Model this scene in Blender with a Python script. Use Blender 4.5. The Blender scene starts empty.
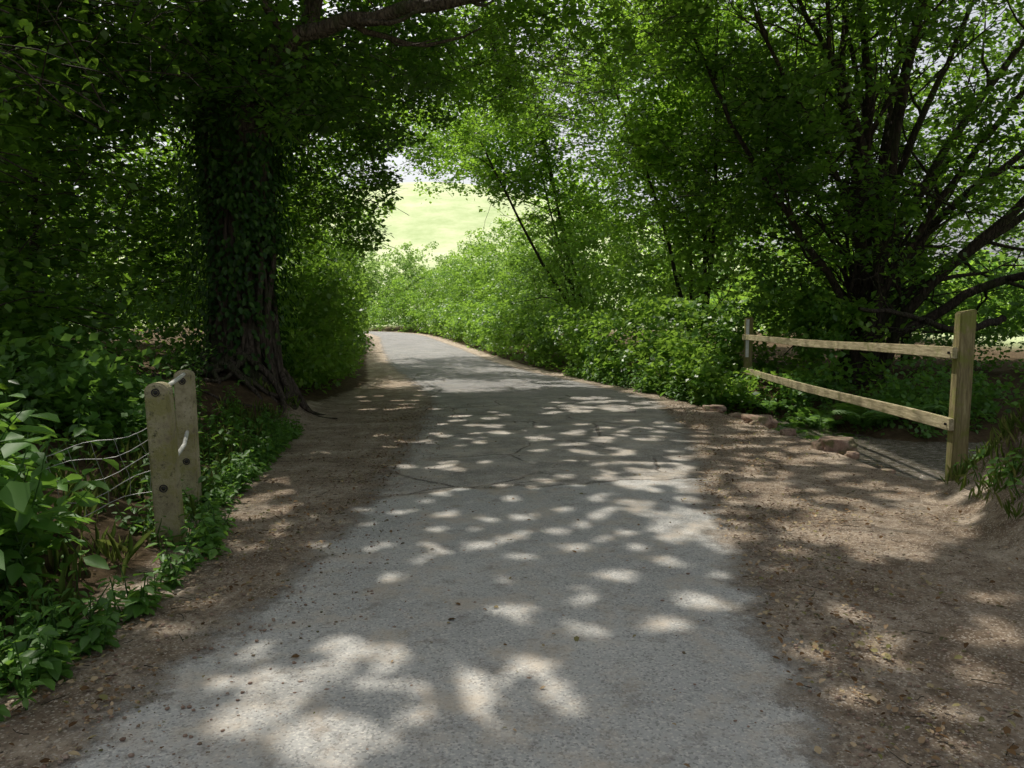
import bpy, bmesh, math, random
import numpy as np
from mathutils import Vector, noise as mnoise
rng=np.random.default_rng(7); random.seed(7)
R=math.radians
scene=bpy.context.scene
scene.view_settings.view_transform='Standard'; scene.view_settings.look='None'; scene.view_settings.exposure=0
# ---------------------------------------------------------------- camera
F=740.0; H=1.4; PITCH=R(4.64)
cam=bpy.data.cameras.new('camera'); cam.lens=26.0; cam.sensor_width=36; cam.clip_end=2000; cam.clip_start=0.05
co=bpy.data.objects.new('camera',cam); scene.collection.objects.link(co)
co.location=(0,0,H); co.rotation_euler=(R(90)-PITCH,0,0); scene.camera=co
# ---------------------------------------------------------------- light
AZ=R(-32); EL=R(60)
S=np.array([math.sin(AZ)*math.cos(EL),math.cos(AZ)*math.cos(EL),math.sin(EL)])
sun=bpy.data.lights.new('sun','SUN'); sun.energy=5; sun.angle=R(0.5); sun.color=(1,.94,.84)
so=bpy.data.objects.new('sun',sun); scene.collection.objects.link(so)
so.rotation_euler=Vector(tuple(S)).to_track_quat('Z','Y').to_euler(); so.location=(0,0,30)
w=bpy.data.worlds.new('World'); scene.world=w; w.use_nodes=True
nt=w.node_tree; bg=nt.nodes['Background']; sk=nt.nodes.new('ShaderNodeTexSky'); sk.sky_type='NISHITA'
sk.sun_disc=False; sk.sun_elevation=EL; sk.sun_rotation=AZ; sk.dust_density=5.0; sk.air_density=1.0; sk.ozone_density=1.0
hs=nt.nodes.new('ShaderNodeHueSaturation'); hs.inputs['Saturation'].default_value=.28; hs.inputs['Value'].default_value=1.12
nt.links.new(sk.outputs[0],hs.inputs['Color']); nt.links.new(hs.outputs[0],bg.inputs[0]); bg.inputs[1].default_value=0.15

# ---------------------------------------------------------------- node helpers
def newmat(name):
    m=bpy.data.materials.new(name); m.use_nodes=True; m.node_tree.nodes.clear(); return m
class N:
    def __init__(s,m): s.t=m.node_tree
    def n(s,typ,**k):
        nd=s.t.nodes.new(typ)
        for a,b in k.items():
            if a.startswith('i_'):
                key=a[2:]; key=int(key) if key.isdigit() else key.replace('_',' ')
                v=b
                if hasattr(v,'is_output'): s.t.links.new(v,nd.inputs[key])
                else: nd.inputs[key].default_value=v
            else: setattr(nd,a,b)
        return nd
    def noise(s,vec,scale,detail=4,rough=.6,dist=0):
        return s.n('ShaderNodeTexNoise',i_Vector=vec,i_Scale=scale,i_Detail=detail,i_Roughness=rough,i_Distortion=dist).outputs['Fac']
    def vor(s,vec,scale,feature='F1',out='Distance'):
        return s.n('ShaderNodeTexVoronoi',feature=feature,i_Vector=vec,i_Scale=scale).outputs[out]
    def math(s,op,a,b=0.0,c=None,clamp=False):
        nd=s.n('ShaderNodeMath',operation=op,i_0=a,i_1=b,use_clamp=clamp)
        return nd.outputs[0]
    def step(s,x,a,b):
        return s.n('ShaderNodeMapRange',interpolation_type='SMOOTHSTEP',i_0=x,i_1=a,i_2=b,i_3=0.0,i_4=1.0).outputs[0]
    def mix(s,f,a,b):
        nd=s.n('ShaderNodeMix',data_type='RGBA')
        for i,v in ((0,f),(6,a),(7,b)):
            if hasattr(v,'is_output'): s.t.links.new(v,nd.inputs[i])
            else: nd.inputs[i].default_value=(v if i==0 else (v[0],v[1],v[2],1))
        return nd.outputs[2]
    def ramp(s,f,stops):
        nd=s.n('ShaderNodeValToRGB',i_0=f); cr=nd.color_ramp
        while len(cr.elements)<len(stops): cr.elements.new(.5)
        for e,(p,c) in zip(cr.elements,stops): e.position=p; e.color=(c[0],c[1],c[2],1)
        return nd.outputs[0]
    def bump(s,h,strength,dist,nrm=None):
        nd=s.n('ShaderNodeBump',i_Height=h,i_Strength=strength,i_Distance=dist)
        if nrm is not None: s.t.links.new(nrm,nd.inputs['Normal'])
        return nd.outputs[0]
    def out(s,sh): s.t.links.new(sh,s.n('ShaderNodeOutputMaterial').inputs[0])
    def principled(s,col,rough=.9,spec=.2,nrm=None):
        nd=s.n('ShaderNodeBsdfPrincipled')
        for k,v in (('Base Color',col),('Roughness',rough),('Specular IOR Level',spec)):
            if hasattr(v,'is_output'): s.t.links.new(v,nd.inputs[k])
            else: nd.inputs[k].default_value=(v if not isinstance(v,tuple) else (v[0],v[1],v[2],1))
        if nrm is not None: s.t.links.new(nrm,nd.inputs['Normal'])
        return nd.outputs[0]
    def pos(s): return s.n('ShaderNodeNewGeometry').outputs['Position']
    def attr(s,nm): return s.n('ShaderNodeAttribute',attribute_name=nm).outputs['Fac']

def leafmat(name,cols,tcol,tfac=.4,rough=.4,gl=.03):
    m=newmat(name); g=N(m)
    a=g.attr('rnd')
    c=g.ramp(a,[(i/(len(cols)-1),cc) for i,cc in enumerate(cols)])
    p=g.n('ShaderNodeBsdfDiffuse',i_Color=c).outputs[0]
    tc=g.mix(.35,tcol,c)
    tr=g.n('ShaderNodeBsdfTranslucent',i_Color=tc).outputs[0]
    mx=g.n('ShaderNodeMixShader',i_0=tfac,i_1=p,i_2=tr).outputs[0]
    if gl>0:
        gs_=g.n('ShaderNodeBsdfGlossy',i_Color=(1,1,1,1),i_Roughness=rough).outputs[0]
        mx=g.n('ShaderNodeMixShader',i_0=gl,i_1=mx,i_2=gs_).outputs[0]
    g.out(mx); return m
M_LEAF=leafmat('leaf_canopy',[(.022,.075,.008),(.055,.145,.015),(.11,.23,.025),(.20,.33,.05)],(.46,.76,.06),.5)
M_LEAF_SHADED=leafmat('leaf_canopy_shaded',[(.010,.035,.005),(.025,.075,.009),(.055,.13,.015),(.12,.23,.03)],(.32,.58,.05),.44)  # darker copy of the canopy leaf, depth shade put into its colour
M_HEDGE=leafmat('leaf_hedge',[(.022,.075,.009),(.06,.16,.018),(.135,.27,.03),(.25,.39,.07)],(.44,.70,.08),.42)
M_FAR=leafmat('leaf_hedge_sunlit_tone',[(.11,.21,.05),(.19,.32,.08),(.29,.42,.13)],(.5,.68,.2),.45,gl=0)  # brighter leaf for the far hedge: sunlight and haze put into the colour
M_IVY=leafmat('leaf_ivy',[(.012,.04,.008),(.025,.07,.012),(.055,.12,.018)],(.16,.3,.04),.2,.4,gl=.012)
M_HERB=leafmat('leaf_herb',[(.030,.095,.012),(.07,.18,.024),(.145,.29,.05)],(.34,.62,.08),.36,.5)
M_GRASS=leafmat('grass_blade',[(.07,.12,.025),(.12,.19,.04),(.26,.26,.09)],(.3,.4,.08),.35,gl=0)
M_LITTER=leafmat('leaf_litter',[(.06,.035,.018),(.18,.11,.055),(.44,.34,.22),(.13,.14,.04)],(.2,.1,.03),.1,.7,gl=0)

def dirtcol(g,P):
    n1=g.noise(P,2.2,6,.65); n2=g.noise(P,30,5,.8); v=g.vor(P,130,out='Color'); n3=g.noise(P,7,5,.7)
    c=g.ramp(n1,[(.3,(.20,.145,.098)),(.5,(.38,.30,.22)),(.7,(.62,.52,.41))])
    c=g.mix(g.math('MULTIPLY',g.step(n3,.45,.68),.6),c,(.13,.09,.06))
    c=g.mix(g.math('MULTIPLY',g.step(n2,.48,.68),.8),c,(.075,.052,.035))
    sp=g.n('ShaderNodeSeparateColor',i_0=v).outputs[0]
    c=g.mix(g.math('MULTIPLY',g.step(sp,.8,.95),.65),c,(.74,.66,.56))
    return c
def dirth(g,P): return g.math('ADD',g.noise(P,25,6,.75),g.math('MULTIPLY',g.noise(P,140,3,.7),.5))
# ground
M_GROUND=newmat('ground_soil'); g=N(M_GROUND); P=g.pos()
fld=g.attr('field'); veg=g.attr('veg')
d=dirtcol(g,P)
soil=g.ramp(g.noise(P,9,5,.7),[(.3,(.06,.04,.024)),(.6,(.12,.085,.048)),(.8,(.16,.13,.065))])
c=g.mix(g.step(g.math('ADD',veg,g.math('MULTIPLY',g.math('SUBTRACT',g.noise(P,3,5,.7),.5),.8)),.35,.65),d,soil)
gr=g.ramp(g.noise(P,.12,6,.7),[(.3,(.34,.44,.20)),(.55,(.50,.56,.32)),(.75,(.62,.64,.44))])
c=g.mix(fld,c,gr)
g.out(g.principled(c,.95,.1,g.bump(dirth(g,P),.9,.035)))
# road
M_ROAD=newmat('asphalt_road'); g=N(M_ROAD); P=g.pos()
sx=g.n('ShaderNodeSeparateXYZ',i_0=P); X=sx.outputs[0]; Y=sx.outputs[1]
dn=g.n('ShaderNodeTexNoise',i_Vector=P,i_Scale=1.6,i_Detail=3.0)
Pd=g.n('ShaderNodeVectorMath',operation='MULTIPLY_ADD'); g.t.links.new(dn.outputs['Color'],Pd.inputs[0]); Pd.inputs[1].default_value=(.35,.35,0); g.t.links.new(P,Pd.inputs[2]); Pd=Pd.outputs[0]
big=g.noise(P,.9,5,.6); fine=g.noise(P,160,2,.8)
stone=g.n('ShaderNodeSeparateColor',i_0=g.vor(P,120,out='Color')).outputs[0]
new=g.ramp(big,[(.3,(.37,.37,.355)),(.7,(.54,.53,.50))])
old=g.ramp(g.noise(P,1.7,6,.7),[(.3,(.19,.178,.16)),(.5,(.36,.335,.30)),(.72,(.64,.59,.52))])
far_shade=g.ramp(g.noise(P,1.1,6,.7),[(.3,(.12,.122,.128)),(.7,(.24,.24,.24))])
old=g.mix(g.step(Y,10.5,17),old,far_shade)  # old asphalt darkened with distance: partial shade put into its colour
yb=g.math('ADD',Y,g.math('MULTIPLY',X,-.28)); yb=g.math('ADD',yb,g.math('MULTIPLY',g.math('SUBTRACT',g.noise(P,1.3,4,.6),.5),.7))
isold=g.step(yb,6.15,6.22)
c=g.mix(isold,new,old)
seam=g.math('SUBTRACT',1.0,g.step(g.math('ABSOLUTE',g.math('SUBTRACT',yb,6.2)),.005,.045))
c=g.mix(g.math('MULTIPLY',seam,.75),c,(.07,.06,.045))
cr=g.vor(Pd,.75,'DISTANCE_TO_EDGE'); crm=g.math('SUBTRACT',1.0,g.step(cr,.003,.018))
crm=g.math('MULTIPLY',g.math('MULTIPLY',crm,isold),g.step(g.noise(P,.6,2),.42,.54))
c=g.mix(g.math('MULTIPLY',crm,.85),c,(.06,.05,.04))
c=g.mix(g.math('MULTIPLY',g.step(stone,.72,.95),.5),c,(.74,.70,.63))
c=g.mix(g.math('MULTIPLY',g.math('SUBTRACT',1.0,g.step(stone,.05,.25)),.5),c,(.13,.125,.12))
c=g.mix(g.math('MULTIPLY',g.step(g.noise(P,2.6,7,.75),.46,.68),g.math('SUBTRACT',.7,g.math('MULTIPLY',g.step(Y,10,16),.5))),c,(.53,.45,.355))
c=g.mix(g.math('MULTIPLY',g.step(g.noise(P,5.5,6,.8),.52,.68),.5),c,(.19,.16,.13))
e=g.attr('edge')
em=g.math('ADD',e,g.math('MULTIPLY',g.math('SUBTRACT',g.noise(P,2.5,7,.72),.5),.85))
em=g.math('ADD',em,g.math('MULTIPLY',g.math('SUBTRACT',fine,.5),.3))
em=g.step(em,-.08,.2)
c=g.mix(em,dirtcol(g,P),c)
hb=g.math('ADD',fine,g.math('MULTIPLY',stone,.6)); hb=g.math('SUBTRACT',hb,g.math('MULTIPLY',crm,2.5))
hb=g.math('MULTIPLY',g.math('MULTIPLY',hb,.22),em); hd=g.math('MULTIPLY',dirth(g,P),g.math('SUBTRACT',1.0,em))
nb=g.bump(g.math('ADD',hb,hd),.9,.035)
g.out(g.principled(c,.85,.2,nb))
def barkmat(name,c0,c1,c2,moss,sc=1.0):
    m=newmat(name); g=N(m); P=g.pos()
    mp=g.n('ShaderNodeMapping',i_Vector=P); mp.inputs['Scale'].default_value=(9*sc,9*sc,2.2*sc)
    n=g.noise(mp.outputs[0],2.0,8,.7,.6); v=g.vor(mp.outputs[0],1.6,'DISTANCE_TO_EDGE')
    c=g.ramp(n,[(.3,c0),(.5,c1),(.7,c2)])
    c=g.mix(g.math('MULTIPLY',g.step(g.noise(P,2.0,5,.7),.45,.65),.7),c,moss)
    h=g.math('ADD',n,g.math('MULTIPLY',g.step(v,0,.25),.6))
    g.out(g.principled(c,.9,.2,g.bump(h,1.0,.04))); return m
M_BARK=barkmat('bark',(.028,.022,.015),(.075,.06,.045),(.16,.13,.10),(.045,.06,.022))
M_BARKD=barkmat('bark_smooth',(.018,.014,.010),(.038,.03,.022),(.085,.068,.05),(.035,.042,.015))
M_WOOD=newmat('weathered_wood'); g=N(M_WOOD); P=g.pos()
mp=g.n('ShaderNodeMapping',i_Vector=P); mp.inputs['Scale'].default_value=(14,1.2,16)
n=g.noise(mp.outputs[0],3,8,.7,.4); c=g.ramp(n,[(.3,(.22,.18,.10)),(.55,(.50,.43,.27)),(.75,(.68,.60,.40))])
c=g.mix(g.math('MULTIPLY',g.step(g.noise(P,7,5,.7),.5,.68),.65),c,(.18,.20,.06))
g.out(g.principled(c,.85,.2,g.bump(n,.7,.01)))
M_POST=newmat('mossy_post_wood'); g=N(M_POST); P=g.pos()
mp=g.n('ShaderNodeMapping',i_Vector=P); mp.inputs['Scale'].default_value=(16,16,1.3)
n=g.noise(mp.outputs[0],3,8,.7,.4); c=g.ramp(n,[(.3,(.10,.08,.04)),(.55,(.28,.24,.115)),(.75,(.44,.39,.21))])
c=g.mix(g.math('MULTIPLY',g.step(g.noise(P,6,5,.7),.45,.62),.8),c,(.20,.22,.05))
g.out(g.principled(c,.9,.2,g.bump(n,.9,.012)))
M_CONC=newmat('lichen_concrete'); g=N(M_CONC); P=g.pos()
c=g.ramp(g.noise(P,12,7,.7),[(.3,(.24,.21,.12)),(.5,(.48,.43,.27)),(.7,(.66,.60,.43))])
c=g.mix(g.math('MULTIPLY',g.step(g.noise(P,6,6,.75),.46,.6),.75),c,(.28,.27,.07))
c=g.mix(g.math('MULTIPLY',g.step(g.noise(P,22,6,.78),.55,.66),.8),c,(.09,.09,.055))
g.out(g.principled(c,.95,.15,g.bump(g.noise(P,60,5,.8),1.0,.02)))
def plain(name,col,rough=.6,metal=0,bsc=40,bst=.2):
    m=newmat(name); g=N(m); P=g.pos()
    c=g.mix(g.noise(P,20,4,.7),tuple(x*.6 for x in col),tuple(min(1,x*1.25) for x in col))
    nd=g.principled(c,rough,.4,g.bump(g.noise(P,bsc,4,.7),bst,.01)); nd.node.inputs['Metallic'].default_value=metal
    g.out(nd); return m
M_WIRE=plain('galvanised_wire',(.4,.4,.38),.5,.3); M_PIPE=plain('pale_pipe',(.6,.6,.55),.5,.1)
M_DARK=plain('dark_iron',(.03,.028,.025),.7); M_WHITE=plain('white_paint',(.8,.8,.78),.5)
M_STONE=newmat('sandstone'); g=N(M_STONE); P=g.pos()
c=g.ramp(g.noise(P,7,7,.7),[(.3,(.16,.10,.075)),(.5,(.34,.24,.18)),(.7,(.5,.40,.33))])
c=g.mix(g.math('MULTIPLY',g.step(g.noise(P,4,5,.7),.5,.62),.7),c,(.08,.11,.03))
g.out(g.principled(c,.9,.2,g.bump(g.noise(P,18,6,.8),.9,.03)))
M_WATER=newmat('stream_water'); g=N(M_WATER); P=g.pos()
wc=g.ramp(g.noise(P,14,5,.7),[(.35,(.07,.055,.035)),(.5,(.17,.15,.115)),(.65,(.34,.31,.26))])
nd=g.principled(wc,.05,1.0,g.bump(g.noise(P,11,5,.65),1.0,.06)); g.out(nd)

# ---------------------------------------------------------------- mesh helpers
def link(o,parent=None):
    scene.collection.objects.link(o)
    if parent: o.parent=parent
    return o
def npmesh(name,V,faces4=None,mat=None,parent=None,attrs=None,smooth=False):
    me=bpy.data.meshes.new(name); V=np.asarray(V,dtype=np.float32)
    me.vertices.add(len(V)); me.vertices.foreach_set('co',V.ravel())
    k=faces4.shape[1]; nf=len(faces4)
    me.loops.add(nf*k); me.loops.foreach_set('vertex_index',faces4.astype(np.int32).ravel())
    me.polygons.add(nf); me.polygons.foreach_set('loop_start',np.arange(nf,dtype=np.int32)*k)
    try: me.polygons.foreach_set('loop_total',np.full(nf,k,dtype=np.int32))
    except Exception: pass
    if attrs:
        for an,av in attrs.items():
            a=me.attributes.new(an,'FLOAT','POINT'); a.data.foreach_set('value',np.asarray(av,dtype=np.float32))
    if smooth: me.polygons.foreach_set('use_smooth',np.ones(nf,dtype=bool))
    me.update(calc_edges=True); me.validate()
    if mat: me.materials.append(mat)
    o=bpy.data.objects.new(name,me); return link(o,parent)
SH6=np.array([(-.5,0,0),(-.18,.31,.07),(.18,.24,.05),(.5,0,-.10),(.18,-.24,.05),(-.18,-.31,.07)])
F6=np.array([(0,3,2,1),(0,5,4,3)])
SH4=np.array([(-.5,0,0),(-.02,.36,.05),(.5,0,-.06),(-.02,-.36,.05)]); F4=np.array([(0,1,2,3)])
NL=0
def unit(a): return a/np.maximum(np.linalg.norm(a,axis=-1,keepdims=True),1e-9)
def leaves(name,C,Nn,T,size,mat,parent=None,fine=True,rnd=None,aspect=1.0):
    global NL
    n=len(C); NL+=n
    if n==0: return None
    Nn=unit(Nn); T=unit(T-np.sum(T*Nn,1,keepdims=True)*Nn); B=np.cross(Nn,T)
    sh=SH6 if fine else SH4; fc=F6 if fine else F4; k=len(sh)
    s=size[:,None,None]
    V=C[:,None,:]+s*(sh[None,:,0:1]*T[:,None,:]+aspect*sh[None,:,1:2]*B[:,None,:]+sh[None,:,2:3]*Nn[:,None,:])
    Fc=(fc[None]+(np.arange(n)*k)[:,None,None]).reshape(-1,4)
    if rnd is None: rnd=rng.random(n)
    return npmesh(name,V.reshape(-1,3),Fc,mat,parent,{'rnd':np.repeat(rnd,k)})
class Tubes:
    def __init__(s): s.V=[];s.F=[];s.n=0
    def add(s,pts,rads,sides=8,cap=True):
        pts=np.asarray(pts,float); m=len(pts); rads=np.broadcast_to(np.asarray(rads,float),(m,))
        tan=unit(np.gradient(pts,axis=0)); ref=np.array([0.,0,1]) if abs(tan[0][2])<.9 else np.array([1.,0,0])
        u=unit(np.cross(tan[0],ref)); a=np.linspace(0,2*math.pi,sides,endpoint=False)
        rows=[]
        for i in range(m):
            u=unit(u-np.dot(u,tan[i])*tan[i]); v=np.cross(tan[i],u)
            rows.append(pts[i]+rads[i]*(np.cos(a)[:,None]*u+np.sin(a)[:,None]*v))
        s.V.append(np.concatenate(rows)); 
        i=np.arange(m-1)[:,None]*sides; j=np.arange(sides)[None]; j2=(j+1)%sides
        f=np.stack([i+j,i+j2,i+sides+j2,i+sides+j],-1).reshape(-1,4)+s.n
        s.F.append(f); s.n+=m*sides
    def build(s,name,mat,parent=None,smooth=True):
        return npmesh(name,np.concatenate(s.V),np.concatenate(s.F),mat,parent,smooth=smooth)
def empty(name,loc=(0,0,0)):
    e=bpy.data.objects.new(name,None); scene.collection.objects.link(e); e.empty_display_size=.2; return e
def path(start,d,length,n=8,wob=.15,grav=0.0,aim=None):
    p=np.array(start,float); d=unit(np.array(d,float)); out=[p.copy()]; st=length/n
    for i in range(n):
        d=unit(d+rng.normal(0,wob,3)+np.array([0,0,grav])); p=p+d*st; out.append(p.copy())
    return np.array(out)
def interp(P,n):
    P=np.asarray(P,float); t=np.arange(len(P)); tt=np.linspace(0,len(P)-1,n)
    q=np.stack([np.interp(tt,t,P[:,k]) for k in range(P.shape[1])],1)
    for _ in range(2): q[1:-1]=(q[:-2]+2*q[1:-1]+q[2:])/4
    return q
# ---------------------------------------------------------------- layout curves
YL=[-5,2.3,3,4,6,9,13.6,18,25,35,45,50,53,55,57,62]; XL=[-1.7,-1.52,-1.4,-1.25,-1.2,-1.28,-1.5,-2.5,-4.2,-6.2,-8.1,-9.6,-12.5,-18,-40,-60]
YR=[-5,2.3,3.75,6.24,9,13.6,18,25,35,40,45,50,54,57,60,62]; XR=[.9,1.06,1.3,1.65,2.3,2.7,1.6,-.35,-2.5,-3.8,-5.0,-6.6,-9,-13,-23,-42]
def rl(y): return np.interp(y,YL,XL)
def rr(y): return np.interp(y,YR,XR)
VL_Y=[-5,3,4.4,5.6,8.2,12,17,25,40,47,50,53,56]; VL_X=[-2.0,-1.95,-2.0,-2.35,-2.75,-3.3,-3.2,-4.8,-7.7,-9.4,-11,-17,-42]
VR_Y=[-5,3,4.4,5.6,6.5,8,10.3,13,18,25,35,45,50,54,58,61,63]; VR_X=[2.9,2.8,3.0,3.4,3.6,3.6,3.5,3.15,1.9,.1,-2.1,-4.5,-6.1,-8.4,-12.5,-23,-44]
def vl(y): return np.interp(y,VL_Y,VL_X)
def vr(y): return np.interp(y,VR_Y,VR_X)
def ss(x,a,b):
    t=np.clip((x-a)/(b-a),0,1); return t*t*(3-2*t)
def wav(x,y,f,s):
    return np.sin(x*f+s)*np.cos(y*f*1.13+s*2.1)+.5*np.sin(x*f*2.3+y*f*1.7+s*3)
def rise(y): return .85*ss(y,20,60)
def height(x,y):
    x=np.asarray(x,float); y=np.asarray(y,float)
    h=np.zeros_like(x+y)+rise(y)
    dl=vl(y)-x
    h=h+ss(dl,-.1,1.6)*.38+ss(dl,1,8)*.5
    h=h+.42*np.exp(-((x+3.9)**2+(y-10.8)**2)/1.9)*ss(dl,-.3,.4)
    dr=x-vr(y)
    bk=ss(dr,-.1,.75)*(1-ss(y,5.7,6.5))
    h=h+bk*(.68+.16*wav(x,y,3.1,4)+.06*wav(x,y,9.3,2)+.03*wav(y,x,19,5))
    dm=ss(y,6.5,7.0)*(1-ss(y,12.0,13.5))
    h=h-ss(dr,-.02,.35)*.5*dm*(1-ss(dr,1.1,2.2)*(1-np.exp(-((y-9.3)/1.1)**2)))
    h=h+ss(dr,.2,3)*.45*ss(y,12.5,15)
    outm=np.maximum(ss(dl,-.2,1),ss(dr,-.2,1))
    h=h+outm*(.05*wav(x,y,2.7,1)+.025*wav(x,y,6.9,2))*(1-ss(y,30,50))
    far=ss(y,80,230); h=h+far*40*(.25+.75*np.exp(-((x+22)/85)**2))*(1+.06*wav(x,y,.02,1))
    h=h+ss(np.abs(x)-40,0,160)*6*ss(y,20,100)
    return h
# ---------------------------------------------------------------- ground
n=500; u=np.linspace(-1,1,n); k=6.0
gx=500*np.sinh(k*u)/math.sinh(k)+1.0; gy=7+560*np.sinh(k*u)/math.sinh(k)
GX,GY=np.meshgrid(gx,gy); GZ=height(GX,GY)
V=np.stack([GX,GY,GZ],-1).reshape(-1,3)
i=np.arange(n-1); a=(i[:,None]*n+i[None]).ravel(); Fc=np.stack([a,a+1,a+n+1,a+n],-1)
dl=vl(V[:,1])-V[:,0]; dr=V[:,0]-vr(V[:,1])
vegm=np.maximum(ss(dl,-.25,.5),ss(dr,-.1,.6)*np.where(V[:,1]<6.4,.58,1))
fld=np.maximum(ss(V[:,1],38,60)*np.maximum(ss(dl,.5,2),ss(dr,2,4)),ss(np.abs(V[:,0]),16,24))
fld=np.maximum(fld,ss(V[:,1],64,68))
npmesh('ground',V,Fc,M_GROUND,None,{'veg':vegm,'field':fld},smooth=True)
# ---------------------------------------------------------------- road
ys=np.concatenate([np.arange(-4,20,.12),np.arange(20,61,.4)]); nc=30
rows=[];ed=[]
for y in ys:
    a,b=rl(y)-.45,rr(y)+.45
    xs=np.linspace(a,b,nc); e_=np.minimum(xs-rl(y),rr(y)-xs)
    z=.006+max(0,y-20)*.0008+0.012*ss(e_,0,.8)+rise(y)
    rows.append(np.stack([xs,np.full(nc,y),z+0*xs],-1)); ed.append(e_)
V=np.concatenate(rows); m_=len(ys); a=(np.arange(m_-1)[:,None]*nc+np.arange(nc-1)[None]).ravel()
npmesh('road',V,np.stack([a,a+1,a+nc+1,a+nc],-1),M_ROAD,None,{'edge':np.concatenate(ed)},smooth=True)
# ---------------------------------------------------------------- stream
V=[];
xs=np.concatenate([np.linspace(3.6,5.4,10),np.linspace(6,40,12)])
for x in xs:
    w0,w1=(6.6,13.2) if x<5.5 else (8.3,10.8)
    for y in np.linspace(w0,w1,6): V.append((x,y,-.24))
a=(np.arange(len(xs)-1)[:,None]*6+np.arange(5)[None]).ravel()
npmesh('stream',np.array(V),np.stack([a,a+1,a+7,a+6],-1),M_WATER)
# ---------------------------------------------------------------- sun-fleck map (gaps in the canopy)
def gp(px,py,z=0.0):
    dx=(px-512)/F; dz=-(py-384)/F; c,s_=math.cos(PITCH),math.sin(PITCH)
    v=np.array([dx,c+dz*s_,-s_+dz*c]); t=(z-H)/v[2]; return v[0]*t,v[1]*t
RES=.02; GX0,GY0,GX1,GY1=-10.,-1.,10.,24.
gapm=np.zeros((int((GY1-GY0)/RES),int((GX1-GX0)/RES)),bool)
def spot(x,y,r,asp=1.0,th=0.0,pad=.055):
    r2=r+pad; i0=int((y-r2*1.7-GY0)/RES); i1=int((y+r2*1.7-GY0)/RES)+1; j0=int((x-r2*1.7-GX0)/RES); j1=int((x+r2*1.7-GX0)/RES)+1
    i0=max(i0,0);j0=max(j0,0);i1=min(i1,gapm.shape[0]);j1=min(j1,gapm.shape[1])
    if i1<=i0 or j1<=j0: return
    yy,xx=np.mgrid[i0:i1,j0:j1]; xx=xx*RES+GX0-x; yy=yy*RES+GY0-y
    c,s_=math.cos(th),math.sin(th); u_=(xx*c+yy*s_)/asp; v_=-xx*s_+yy*c
    gapm[i0:i1,j0:j1]|=(u_*u_+v_*v_<r2*r2)
REG=[(350,690,150,48,60,.045,.075,.85),(290,745,90,25,26,.05,.08,.8),(500,695,60,38,12,.05,.075,.9),(420,740,110,28,22,.05,.08,.85),(320,705,100,30,22,.08,.11,.65),
 (540,515,130,40,60,.035,.07,.95),(770,512,175,42,150,.06,.10,.7),(870,535,95,26,70,.08,.13,.5),(670,455,140,32,110,.055,.10,.8),(940,520,55,28,34,.07,.12,.65),
 (830,640,60,30,9,.04,.08,1.0),(910,685,90,40,12,.04,.07,1.0),(665,640,30,14,4,.05,.08,1),(690,603,4,2,1,.07,.08,1),(615,580,4,2,1,.07,.08,1),(645,545,60,14,8,.05,.07,1),
 (560,384,110,4,70,.16,.3,.6),(440,450,75,25,26,.05,.09,1),(330,515,80,14,18,.045,.07,1),(400,400,50,14,16,.07,.11,1),(1000,640,40,40,9,.05,.08,1),
 (790,440,75,28,80,.09,.16,.65),(400,560,90,24,12,.04,.06,1),(600,600,110,60,10,.04,.07,1.2),(710,480,80,24,50,.07,.12,.7),(250,540,70,18,8,.045,.06,1),(150,620,70,40,6,.04,.06,1),(960,740,60,24,5,.04,.06,1),
 (640,405,90,10,50,.12,.2,.75),(1000,490,40,24,26,.08,.12,.8),(540,425,120,16,24,.07,.12,1),(650,560,250,30,24,.04,.065,1.2),(910,462,40,14,20,.1,.15,.6)]
placed=[]
for cx,cy,rx,ry,ns,r0,r1,sf in REG:
    for _ in range(ns):
        a=rng.random()*6.283; q=math.sqrt(rng.random()); x,y=gp(cx+rx*q*math.cos(a),cy+ry*q*math.sin(a)); r=rng.uniform(r0,r1)
        if any((x-p[0])**2+(y-p[1])**2<(sf*(r+p[2]+.08))**2 for p in placed): continue
        placed.append((x,y,r))
        for s_i in range(rng.integers(1,4)):
            o=rng.normal(0,r*.6+.015,2) if s_i else (0,0)
            spot(x+o[0],y+o[1],r*(1 if s_i==0 else rng.uniform(.3,.75)),rng.uniform(.75,1.5),rng.random()*3.14,.05)
def proj(p): p=np.atleast_2d(p); return p[:,:2]-p[:,2:3]/S[2]*S[None,:2]
for t in np.linspace(0,1,60):
    for z in (1.14,.49):
        if rng.random()<.85:
            q=proj(np.array([4.05+.55*t,6.7+7.9*t,z]))[0]; spot(q[0],q[1],rng.uniform(.07,.15))
for z in np.linspace(.1,1.4,6):
    q=proj(np.array([4.07,6.7,z]))[0]; spot(q[0],q[1],.09)
    if z>.4: q=proj(np.array([-2.17,4.5,z*.75]))[0]; spot(q[0],q[1],.08)
for _ in range(130):
    q=proj(np.array([rng.uniform(2.3,4.5),rng.uniform(13,18),rng.uniform(.3,1.2)]))[0]; spot(q[0],q[1],rng.uniform(.1,.35))
for _ in range(130):
    q=proj(np.array([rng.uniform(-3.6,-2.1),rng.uniform(2.6,7),rng.uniform(.2,1.0)]))[0]; spot(q[0],q[1],rng.uniform(.05,.13))
for _ in range(55):
    q=proj(np.array([rng.uniform(-5.2,-2.7),rng.uniform(7,11),rng.uniform(.3,3.0)]))[0]; spot(q[0],q[1],rng.uniform(.06,.14))
def ingap(C):
    q=proj(C); i=((q[:,1]-GY0)/RES).astype(int); j=((q[:,0]-GX0)/RES).astype(int)
    ok=(i>=0)&(j>=0)&(i<gapm.shape[0])&(j<gapm.shape[1]); r=np.zeros(len(C),bool)
    r[ok]=gapm[i[ok],j[ok]]; return r
def keep_sun(C): return ~ingap(C)|(C[:,2]<2.0)
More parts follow.
